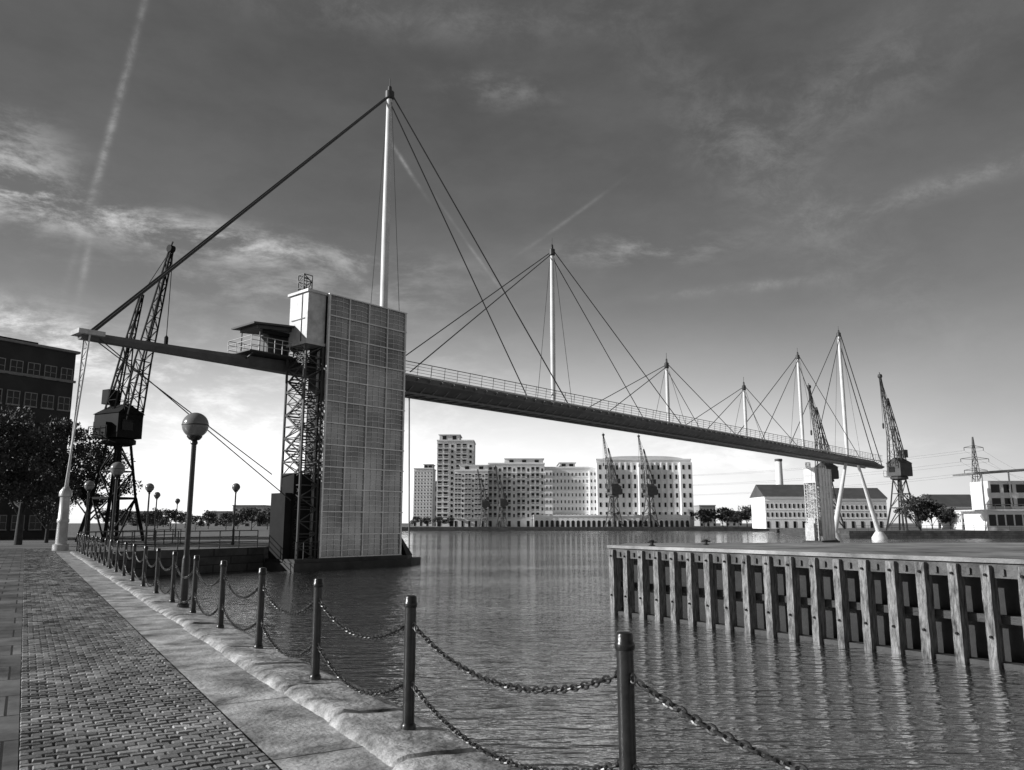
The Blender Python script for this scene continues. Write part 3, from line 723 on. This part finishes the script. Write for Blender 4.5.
# ------------------------------------------------------------------ buildings
def box_mesh(name, w, dd, h, mat_):
    m = MB(); m.b2(-w/2, w/2, -dd/2, dd/2, 0, h); return m.mesh(name, mat_)
def building(label, px0, px1, pyt, Y, depth, rows, cols, wall_m, name='apartment_building', cat='building', ground=3.5, ww=.45, wh=.5, balc=False,
             roof='flat', pent=None, sidecols=0, rz=0, group=None, arches=False, pil=False, band=True, yb=0, bays=None):
    a = at_Y(px0, 523, Y); b = at_Y(px1, 523, Y); w = b.x-a.x; h = at_Y((px0+px1)/2, pyt, Y).z
    t = thing(name, label, cat, (a.x, Y, yb), rz, group)
    m = MB(); m.b2(0, w, 0, depth, -.2, h); m.build('wall', wall_m, t)
    fh = (h-ground-1.0)/rows; cw = w/cols
    wm = box_mesh('window', cw*ww, .12, fh*wh, glass)
    wide = box_mesh('window', cw*min(.8, ww*1.7), .12, fh*min(.72, wh*1.35), glass)
    for r_ in range(rows):
        for c_ in range(cols):
            yo = 0
            if bays and any(u0 <= (c_+.5)/cols <= u1 for u0, u1 in bays): yo = -2.5
            place('window', wide if (balc and (c_+1) % 3) else wm, t, (cw*(c_+.5), -.02+yo, ground+fh*r_+fh*.2))
    if bays:
        for u0, u1 in bays:
            c0 = round(u0*cols); c1 = round(u1*cols)
            m = MB(); m.b2(c0*cw, c1*cw, -2.5, -.01, -.2, h-1.2); m.build('projecting_bay', wall_m, t)
    if sidecols:
        sw = depth/sidecols; sm = box_mesh('window', .12, sw*.4, fh*wh, glass)
        for r_ in range(rows):
            for c_ in range(sidecols):
                place('window', sm, t, (-.02, sw*(c_+.5), ground+fh*r_+fh*.2))
    if balc:
        bm_ = MB(); bm_.b2(-cw*.42, cw*.42, -1.5, 0, -.15, .05)
        for k in range(7): bm_.bar((-cw*.41+cw*.82*k/6, -1.45, 0), (-cw*.41+cw*.82*k/6, -1.45, 1.0), .08)
        bm_.b2(-cw*.42, cw*.42, -1.5, -1.4, .95, 1.08)
        bme = bm_.mesh('balcony', white_steel)
        for r_ in range(rows):
            for c_ in range(cols):
                if (c_+1) % 3: place('balcony', bme, t, (cw*(c_+.5), 0, ground+fh*r_+.1))
    m = MB()
    if band:
        for r_ in range(rows+1): m.b2(-.1, w+.1, -.12, -.003, ground+fh*r_-.12, ground+fh*r_+.12)
    if pil:
        for c_ in range(0, cols+1, 1): m.b2(cw*c_-.3, cw*c_+.3, -.3, -.004, 0, h-1)
    m.b2(-.2, w+.2, -.35, depth+.2, h-.05, h+.55)
    m.build('cornice', wall_m, t)
    if arches:
        am = MB(); n = 8; aw = cw*.62; ah = ground*.8
        prf = [(-aw/2, 0), (aw/2, 0)]+[(aw/2*math.cos(math.pi*k/n), ah-aw/2+aw/2*math.sin(math.pi*k/n)) for k in range(n+1)]
        vs = [(x, -.06, z) for x, z in prf]; am.add(vs, [tuple(range(len(prf)))]); ame = am.mesh('arch', glass)
        for c_ in range(cols): place('arch', ame, t, (cw*(c_+.5), 0, 0))
    else:
        gm = box_mesh('doorway', cw*.6, .12, ground*.7, glass)
        for c_ in range(0, cols, 2): place('doorway', gm, t, (cw*(c_+.5), -.03, .05))
    if roof == 'gable':
        m = MB(); rh = depth*.28
        m.add([(-.4, -.5, h+.5), (w+.4, -.5, h+.5), (w+.4, depth+.5, h+.5), (-.4, depth+.5, h+.5), (-.4, depth/2, h+.5+rh), (w+.4, depth/2, h+.5+rh)],
              [(0, 1, 5, 4), (2, 3, 4, 5), (1, 2, 5), (3, 0, 4), (3, 2, 1, 0)]); m.build('roof', roof_mat, t)
    if roof == 'curve':
        m = MB(); n = 12; pts = []
        for k in range(n+1):
            u = k/n; pts.append((w*(.04+.92*u), h+.5+w*.034*(1-(2*u-1)**4)))
        pts = [(w*.04, h+.5)]+pts[1:-1]+[(w*.96, h+.5)]
        vs = [(x, 2, z) for x, z in pts]+[(x, depth-2, z) for x, z in pts]; K = len(pts)
        m.add(vs, [tuple(range(K)), tuple(range(2*K-1, K-1, -1))]+[(i, i+K, i+1+K, i+1) for i in range(K-1)]); m.build('roof', pale_wall, t)
    if pent:
        for (u0, u1, hh) in pent:
            m = MB(); m.b2(w*u0, w*u1, 2, depth-2, h+.5, h+.5+hh); m.b2(w*u0-.5, w*u1+.5, 1.4, depth-1.4, h+.5+hh, h+.8+hh)
            po = m.build('penthouse', pale_wall, t)
            kk = max(2, int((u1-u0)*w/5)); pw = box_mesh('window', 1.8, .1, hh-.8, glass)
            for k in range(kk): place('window', pw, po, (w*u0+(u1-u0)*w*(k+.5)/kk, 1.95, h+.9))
    return t, w, h
YB = 342
building('tall pale residential tower block, highest on the far bank', 436, 473, 441, 372, 18, 14, 6, pale_wall, sidecols=1, pent=[(.05, .6, 2.5)], balc=True, ww=.38)
building('narrow pale block at the left foot of the tall tower block', 413, 432, 469, 430, 16, 14, 6, white_wall, pent=[(.5, .95, 2)], ww=.3, wh=.4)
building('left half of the long white balcony apartments, lower roof', 454, 487.8, 471, YB, 22, 9, 10, white_wall, balc=True, sidecols=1, pent=[(.15, 1, 2.0)], ww=.4, wh=.5)
building('right half of the long white balcony apartments, taller roof', 488, 544.8, 464, YB+3, 24, 8, 12, white_wall, balc=True, pent=[(.3, .98, 1.8)], ww=.36, wh=.5)
building('plain white block left of the warehouse hotel', 545, 597, 468, YB+5, 24, 7, 14, white_wall, ww=.3, wh=.42, pent=[(.3, .6, 1.8)], bays=[(0, .1429), (.857, 1)])
building('big warehouse hotel with gently curved roof on the far quay', 597.3, 693, 460, YB+2, 30, 6, 16, white_wall, name='hotel_building', roof='curve', pil=True, ww=.34, wh=.48, bays=[(0, .125), (.4375, .5625), (.875, 1)])
building('low arcaded quayside range in front of the hotel', 534, 690, 516, YB-5, 7, 1, 30, white_wall, name='arcade_building', ground=3.4, arches=True, ww=.3, band=False)
building('long pale warehouse with pitched roof left of the far tower', 766, 828, 498, 262, 15, 2, 14, white_wall, name='warehouse', roof='gable', ground=3, ww=.36)
building('pale warehouse with pitched roof behind the far bridge legs', 832, 888, 500, 258, 13, 2, 12, white_wall, name='warehouse', roof='gable', ground=3, ww=.36)
building('low pale shed with pitched roof right of the far crane', 938, 984, 508, 250, 14, 1, 9, pale_wall, name='shed', roof='gable', ground=2.2)
building('small white shed near the right edge of the far quay', 962, 1000, 514, 200, 10, 1, 8, white_wall, name='shed', ground=1.6)
rng = random.Random(8)
dl = [(206, 226, 512, 420, 'distant grey block low on the left horizon'), (232, 262, 506, 400, 'distant wide block left of the lift tower base'),
      (120, 150, 512, 430, 'distant low block behind the black crane'), (700, 716, 506, 430, 'distant small block right of the hotel'),
      (726, 742, 512, 520, 'distant low block over the far trees'), (944, 956, 500, 420, 'distant block behind the pale shed'), (422, 436, 482, 460, 'distant block just left of the tower block')]
for a_, b_, c_, Y, lb in dl: building(lb, a_, b_, c_, Y, 14, 4, 5, mid_wall, ground=2, sidecols=0)

# dark brick building at left
a = at_Y(-70, 523, 74); b = at_Y(60, 523, 84)
ang = math.atan2(b.y-a.y, b.x-a.x); wid = (b-a).length
hh = at_Y(60, 354, 84).z
bt = thing('brick_building', 'dark brick building with rows of framed windows at left edge', 'building', (a.x, a.y, 0), ang)
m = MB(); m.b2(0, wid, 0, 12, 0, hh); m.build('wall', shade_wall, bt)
m = MB(); m.b2(-.3, wid+.3, -.35, 12.3, hh, hh+.25); m.b2(-.15, wid+.15, -.2, 0, hh-3.2, hh-2.95); m.build('cornice', grey_steel, bt)
m = MB(); m.b2(3, wid-3, 2, 10, hh+.25, hh+.9); m.build('roof', crane_dark, bt)
ncol = 7; nrow = 6; cw = wid/ncol
wm = box_mesh('window', 1.1, .1, 1.3, glass)
fm = MB(); fm.b2(-.66, .66, -.16, .0, -.14, 0); fm.b2(-.62, -.55, -.1, .02, 0, 1.3); fm.b2(.55, .62, -.1, .02, 0, 1.3); fm.b2(-.62, .62, -.1, .02, 1.3, 1.38); fm.b2(-.03, .03, -.09, .02, 0, 1.3); fm.b2(-.55, .55, -.09, .02, .62, .67)
fme = fm.mesh('frame', dull_frame)
for r_ in range(nrow):
    for c_ in range(ncol):
        o = place('window', wm, bt, (cw*(c_+.5), -.02, 1.0+r_*(hh-1.0)/nrow)); place('frame', fme, o)

p = at_Y(782, 523, 300); zt = at_Y(782, 459, 300).z
ch = thing('factory_chimney', 'tall pale cylindrical chimney behind the warehouses', 'chimney', (p.x, 300, 0))
m = MB(); m.lathe((0, 0, 0), [(1.5, 0), (1.2, zt)], 16); m.build('shaft', white_wall, ch, True)
m = MB(); m.lathe((0, 0, 0), [(1.2, zt-1), (1.4, zt-.8), (1.4, zt), (.9, zt+.05)], 16); m.build('rim', roof_mat, ch, True)

def pylon(label, px, Y, pyt):
    p = at_Y(px, 523, Y); h = at_Y(px, pyt, Y).z
    t = thing('electricity_pylon', label, 'pylon', (p.x, Y, 0))
    q = [(-1, -1), (1, -1), (1, 1), (-1, 1)]
    m = MB(); m.lattice([(a*h*.07, b*h*.07, 0) for a, b in q], [(a*h*.03, b*h*.03, h*.55) for a, b in q], 6, .4, .2); m.lattice([(a*h*.03, b*h*.03, h*.55) for a, b in q], [(a*.2, b*.2, h) for a, b in q], 6, .35, .18)
    m.build('mast', dark_steel, t)
    for z, w_ in ((.62, .13), (.75, .16), (.88, .11)):
        m = MB()
        for sg in (-1, 1):
            m.bar((0, 0, h*z+1.4), (sg*h*w_, 0, h*z), .25); m.bar((0, 0, h*z-.4), (sg*h*w_, 0, h*z), .25); m.tube((sg*h*w_, 0, h*z), (sg*h*w_, 0, h*z-2), .2, n=5)
        m.build('crossarm', dark_steel, t)
    return t, p, h
pt, pp, ph = pylon('lattice electricity pylon on the right skyline', 981, 520, 437)
pt2, pp2, ph2 = pylon('second electricity pylon at the right edge, smaller', 1090, 600, 470)
for k, (z, w_) in enumerate(((.62, .13), (.75, .16), (.88, .11))):
    for sg, sd in ((-1, 'left'), (1, 'right')):
        m = MB(); p0 = Vector((pp.x+sg*ph*w_, 520, ph*z-2))
        for side, tgt in ((0, Vector((pp2.x+sg*ph2*w_, 600, ph2*z-2))), (1, Vector((pp.x-330+sg*8, 700, ph*z-6)))):
            prev = p0
            for i in range(1, 13):
                u = i/12; c = p0.lerp(tgt, u)-Vector((0, 0, 9*4*u*(1-u))); m.tube(prev, c, .05, n=3, cap=False); prev = c
        m.build('power_line', dark_steel, label='%s power line on the %s arm of the skyline pylon' % (sd, ('lower', 'middle', 'upper')[k]), category='power line', group='power lines on the pylon')

p = at_Y(1006, 523, 176)
pv = thing('pavilion', 'modern waterside pavilion with thin oversailing roof at right edge', 'building', (p.x-4, 176, 0))
m = MB(); m.b2(0, 14, 0, 9, 0, 4.2); m.build('wall', white_wall, pv)
pw = box_mesh('window', 1.5, .1, 2.4, glass)
for k in range(7): place('window', pw, pv, (1.15+k*1.9, -.02, 1.0))
m = MB(); m.b2(-1.5, 16, -2.5, 10, 4.2, 4.5); m.build('terrace', white_steel, pv)
m = MB()
for k in range(9): m.bar((-1.4+k*2, -2.4, 4.5), (-1.4+k*2, -2.4, 5.5), .08)
m.b2(-1.5, 16, -2.5, -2.4, 5.5, 5.6); m.build('terrace_railing', grey_steel, pv)
m = MB(); m.b2(1.5, 13, 1, 8, 4.5, 10.8); m.build('upper_storey', pale_wall, pv)
pw2 = box_mesh('window', 1.9, .1, 1.8, glass)
for k in range(4):
    for zz in (5.2, 8.2): place('window', pw2, pv, (3.0+k*2.8, .98, zz))
m = MB(); m.box((6.5, 3.5, 13.0), (17, 10, .4), ry=R(-4)); m.build('roof', grey_steel, pv)
for x in (0, 6, 13):
    m = MB(); m.bar((x, .5, 4.5), (x, .5, 12.8), .25); m.build('column', white_steel, pv)
railing('far quay railing along the right bank below the pavilion', (72, 169, 0), (130, 167.4, 0), 24)

# ------------------------------------------------------------------ trees
def tree_mesh(h, cr, nleaf, lsize, seed, trunk_h=.3):
    rg = random.Random(seed)
    tk = MB(); tk.tube((0, 0, 0), (0, 0, h*trunk_h), h*.028, h*.02, 10); tk.tube((0, 0, h*trunk_h), (.1, 0, h*.75), h*.02, h*.006, 8)
    clumps = []
    for i in range(34):
        a = rg.uniform(0, 6.28); el = rg.uniform(-.7, 1.0)
        rr = cr*(.3+.7*rg.random())*math.sqrt(max(.15, 1-el*el*.8))
        c = Vector((math.cos(a)*rr, math.sin(a)*rr, h*(.6)+el*h*.32)); clumps.append((c, cr*rg.uniform(.2, .4)))
        if i % 2 == 0:
            z0 = h*rg.uniform(trunk_h*.8, .6); tk.tube((0, 0, z0), c, h*.01, h*.003, 5)
    lf = MB()
    for i in range(nleaf):
        c, r_ = rg.choice(clumps)
        v = Vector((rg.gauss(0, 1), rg.gauss(0, 1), rg.gauss(0, 1))).normalized()*r_*rg.random()**.4
        v.z *= .75; p = c+v
        a = Vector((rg.gauss(0, 1), rg.gauss(0, 1), rg.gauss(0, 1))).normalized(); b = a.cross(Vector((rg.gauss(0, 1), rg.gauss(0, 1), rg.gauss(0, 1)))).normalized()
        s_ = lsize*rg.uniform(.6, 1.4)
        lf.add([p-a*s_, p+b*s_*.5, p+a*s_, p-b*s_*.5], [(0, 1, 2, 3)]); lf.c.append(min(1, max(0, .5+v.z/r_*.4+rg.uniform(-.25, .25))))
    return tk.mesh('trunk', bark, True), lf.mesh('crown', leaf)
def tree(label, loc, meshes, s_=1, rz=0, group=None):
    t = thing('broadleaf_tree', label, 'tree', loc, rz, group, s_)
    place('trunk', meshes[0], t); place('crown', meshes[1], t); return t
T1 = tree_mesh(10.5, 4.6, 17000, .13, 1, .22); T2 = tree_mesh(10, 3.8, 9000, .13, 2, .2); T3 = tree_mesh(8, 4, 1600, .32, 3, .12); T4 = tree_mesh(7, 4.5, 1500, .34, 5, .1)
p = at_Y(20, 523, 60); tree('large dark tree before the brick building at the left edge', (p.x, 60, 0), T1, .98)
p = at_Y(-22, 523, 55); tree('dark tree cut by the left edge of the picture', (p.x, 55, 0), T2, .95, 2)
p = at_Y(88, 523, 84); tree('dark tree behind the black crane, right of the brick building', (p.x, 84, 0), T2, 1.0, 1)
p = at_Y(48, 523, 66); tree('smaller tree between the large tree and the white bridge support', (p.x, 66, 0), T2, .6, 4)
k = 0
def bgtree(px, Y, hp, label, group):
    global k
    p = at_Y(px, 523, Y); h = at_Y(px, hp, Y).z; me_ = (T3, T4)[k % 2]; k += 1
    tree(label, (p.x, Y, 0), me_, h/(8.6 if me_ is T3 else 7.6), k*1.7, group)
for px in range(108, 292, 13): bgtree(px+rng.uniform(-4, 4), rng.uniform(150, 260), rng.uniform(506, 515), 'distant tree in the low row between the crane and the lift tower', 'trees on the left horizon')
for px in range(702, 764, 9): bgtree(px+rng.uniform(-3, 3), rng.uniform(336, 350), rng.uniform(502, 511), 'dark tree in the row between the hotel and the warehouse', 'trees right of the hotel')
for px, hp, lb in ((918, 492, 'bushy dark tree just right of the far crane'), (932, 500, 'lower dark tree second to the right of the far crane'), (950, 506, 'small dark tree before the pale shed')): bgtree(px, 205, hp, lb, None)
for px in range(985, 1060, 13): bgtree(px, 300, 505, 'distant tree in the row behind the right pavilion', 'trees behind the pavilion')
for px in (416, 427, 440, 450): bgtree(px, 338, 516, 'small quayside tree left of the balcony apartments', 'trees at the foot of the tower block')

# ------------------------------------------------------------------ camera, sun, sky
cam = bpy.data.cameras.new('camera'); co = bpy.data.objects.new('camera', cam); COL.objects.link(co)
cam.sensor_width = 36; cam.sensor_fit = 'HORIZONTAL'; cam.lens = F/1024*36; cam.clip_end = 9000; cam.clip_start = .05
co.location = (0, 0, EYE); co.rotation_euler = (math.pi/2+TH, 0, 0); sc.camera = co
sund = Vector((-.985, -.17, 0)).normalized(); EL = R(22)
sd = Vector((sund.x*math.cos(EL), sund.y*math.cos(EL), math.sin(EL)))
sl = bpy.data.lights.new('sun', 'SUN'); sl.energy = 5.0; sl.angle = R(.5); so_ = bpy.data.objects.new('sun', sl); COL.objects.link(so_)
so_.rotation_euler = sd.to_track_quat('Z', 'Y').to_euler()
w = bpy.data.worlds.new('World'); sc.world = w; w.use_nodes = True; nt = w.node_tree; L = nt.links
bg = nt.nodes['Background']
sky = nd(nt, 'ShaderNodeTexSky', sky_type='NISHITA'); sky.sun_disc = False; sky.sun_elevation = EL; sky.sun_rotation = math.atan2(sd.x, sd.y)
bw = nd(nt, 'ShaderNodeRGBToBW'); L.new(sky.outputs[0], bw.inputs[0])
def mth(op, *args):
    n = nd(nt, 'ShaderNodeMath', operation=op)
    for i, a in enumerate(args):
        if isinstance(a, (int, float)): n.inputs[i].default_value = a
        else: L.new(a, n.inputs[i])
    return n.outputs[0]
tc = nd(nt, 'ShaderNodeTexCoord'); sp = nd(nt, 'ShaderNodeSeparateXYZ'); L.new(tc.outputs['Generated'], sp.inputs[0])
X, Yv, Z = sp.outputs
az = mth('ARCTAN2', X, Yv); el = mth('ARCSINE', Z)
def azel(px, py):
    v = Vector(ray(px, py)).normalized(); return math.atan2(v.x, v.y), math.asin(v.z)
cmb = nd(nt, 'ShaderNodeCombineXYZ'); L.new(az, cmb.inputs[0]); L.new(el, cmb.inputs[1])
def cn(scale, st, detail=9, rough=.62, dist=0, rot=0):
    mp = nd(nt, 'ShaderNodeMapping'); mp.inputs['Scale'].default_value = st; mp.inputs['Rotation'].default_value = (0, 0, rot); L.new(cmb.outputs[0], mp.inputs[0])
    n = nd(nt, 'ShaderNodeTexNoise'); n.inputs['Scale'].default_value = scale; n.inputs['Detail'].default_value = detail; n.inputs['Roughness'].default_value = rough; n.inputs['Distortion'].default_value = dist
    L.new(mp.outputs[0], n.inputs['Vector']); return n.outputs[0]
def sstep(v, a, b):
    n = nd(nt, 'ShaderNodeMapRange', interpolation_type='SMOOTHSTEP'); n.inputs['From Min'].default_value = a; n.inputs['From Max'].default_value = b; L.new(v, n.inputs[0]); return n.outputs[0]
fluffy = sstep(cn(8, (1, 2.6, 1), dist=.2, rough=.68), .42, .70)
wisp = mth('MULTIPLY_ADD', sstep(cn(16, (.9, 1.5, 1), dist=.3, rot=R(18), rough=.75), .36, .72), 1.0, .12)
def blob(px, py, ln, wd, ang, amp):
    a0, e0 = azel(px, py); dx = mth('SUBTRACT', az, a0); dy = mth('SUBTRACT', el, e0); ca, sa = math.cos(R(ang)), math.sin(R(ang))
    u = mth('ADD', mth('MULTIPLY', dx, ca*F/ln), mth('MULTIPLY', dy, sa*F/ln)); v = mth('ADD', mth('MULTIPLY', dx, -sa*F/wd), mth('MULTIPLY', dy, ca*F/wd))
    return mth('MULTIPLY', mth('EXPONENT', mth('MULTIPLY', mth('ADD', mth('MULTIPLY', u, u), mth('MULTIPLY', v, v)), -1)), amp)
def tot(lst):
    r = lst[0]
    for a in lst[1:]: r = mth('ADD', r, a)
    return r
cl1 = tot([blob(150, 228, 190, 15, -3, .8), blob(5, 165, 50, 34, -20, .6), blob(20, 332, 90, 20, -8, 1.1), blob(230, 410, 200, 60, 5, .5), blob(640, 250, 80, 14, 0, .28), blob(500, 90, 60, 16, -5, .14), blob(300, 290, 150, 20, 0, .25), blob(740, 455, 160, 20, -3, .3)])
cl2 = tot([blob(112, 125, 105, 3.2, 80, .26), blob(565, 222, 45, 1.8, 32, .12), blob(406, 166, 22, 1.8, -52, .28), blob(478, 258, 55, 1.5, -52, .12), blob(780, 190, 190, 40, -48, .08), blob(960, 180, 110, 9, 8, .14), blob(740, 288, 70, 5, 2, .14), blob(430, 18, 240, 20, 0, .07), blob(88, 250, 40, 3, 85, .18), blob(850, 90, 120, 40, 15, .08)])
cloud = mth('ADD', mth('MULTIPLY', fluffy, cl1), mth('MULTIPLY', wisp, cl2))
veil = mth('MULTIPLY', sstep(cn(2.6, (1, 2.2, 1)), .3, .75), .04)
rp_ = nd(nt, 'ShaderNodeValToRGB'); L.new(mth('MAXIMUM', Z, 0), rp_.inputs[0])
els = rp_.color_ramp.elements; els[0].position = 0; els[0].color = (.5,)*3+(1,); els[1].position = 1; els[1].color = (.075,)*3+(1,)
for pos, v in ((.06, .42), (.14, .31), (.26, .19), (.45, .11)):
    q = els.new(pos); q.color = (v, v, v, 1)
# sky luminance follows the physical sky, graded darker towards the zenith like a red filtered black and white film
base = mth('MULTIPLY', mth('ADD', mth('MULTIPLY', mth('MINIMUM', bw.outputs[0], 4.0), .12), .62), rp_.outputs[0])
glow = blob(330, 490, 430, 105, 0, .66)
glow2 = blob(700, 500, 280, 80, 0, .2)
sum_ = mth('ADD', mth('ADD', base, mth('ADD', glow, glow2)), mth('ADD', mth('MULTIPLY', cloud, .8), veil))
L.new(mth('MULTIPLY', sum_, 10), bg.inputs['Color']); bg.inputs['Strength'].default_value = .1
sc.view_settings.view_transform = 'Standard'; sc.view_settings.look = 'None'; sc.view_settings.exposure = 0
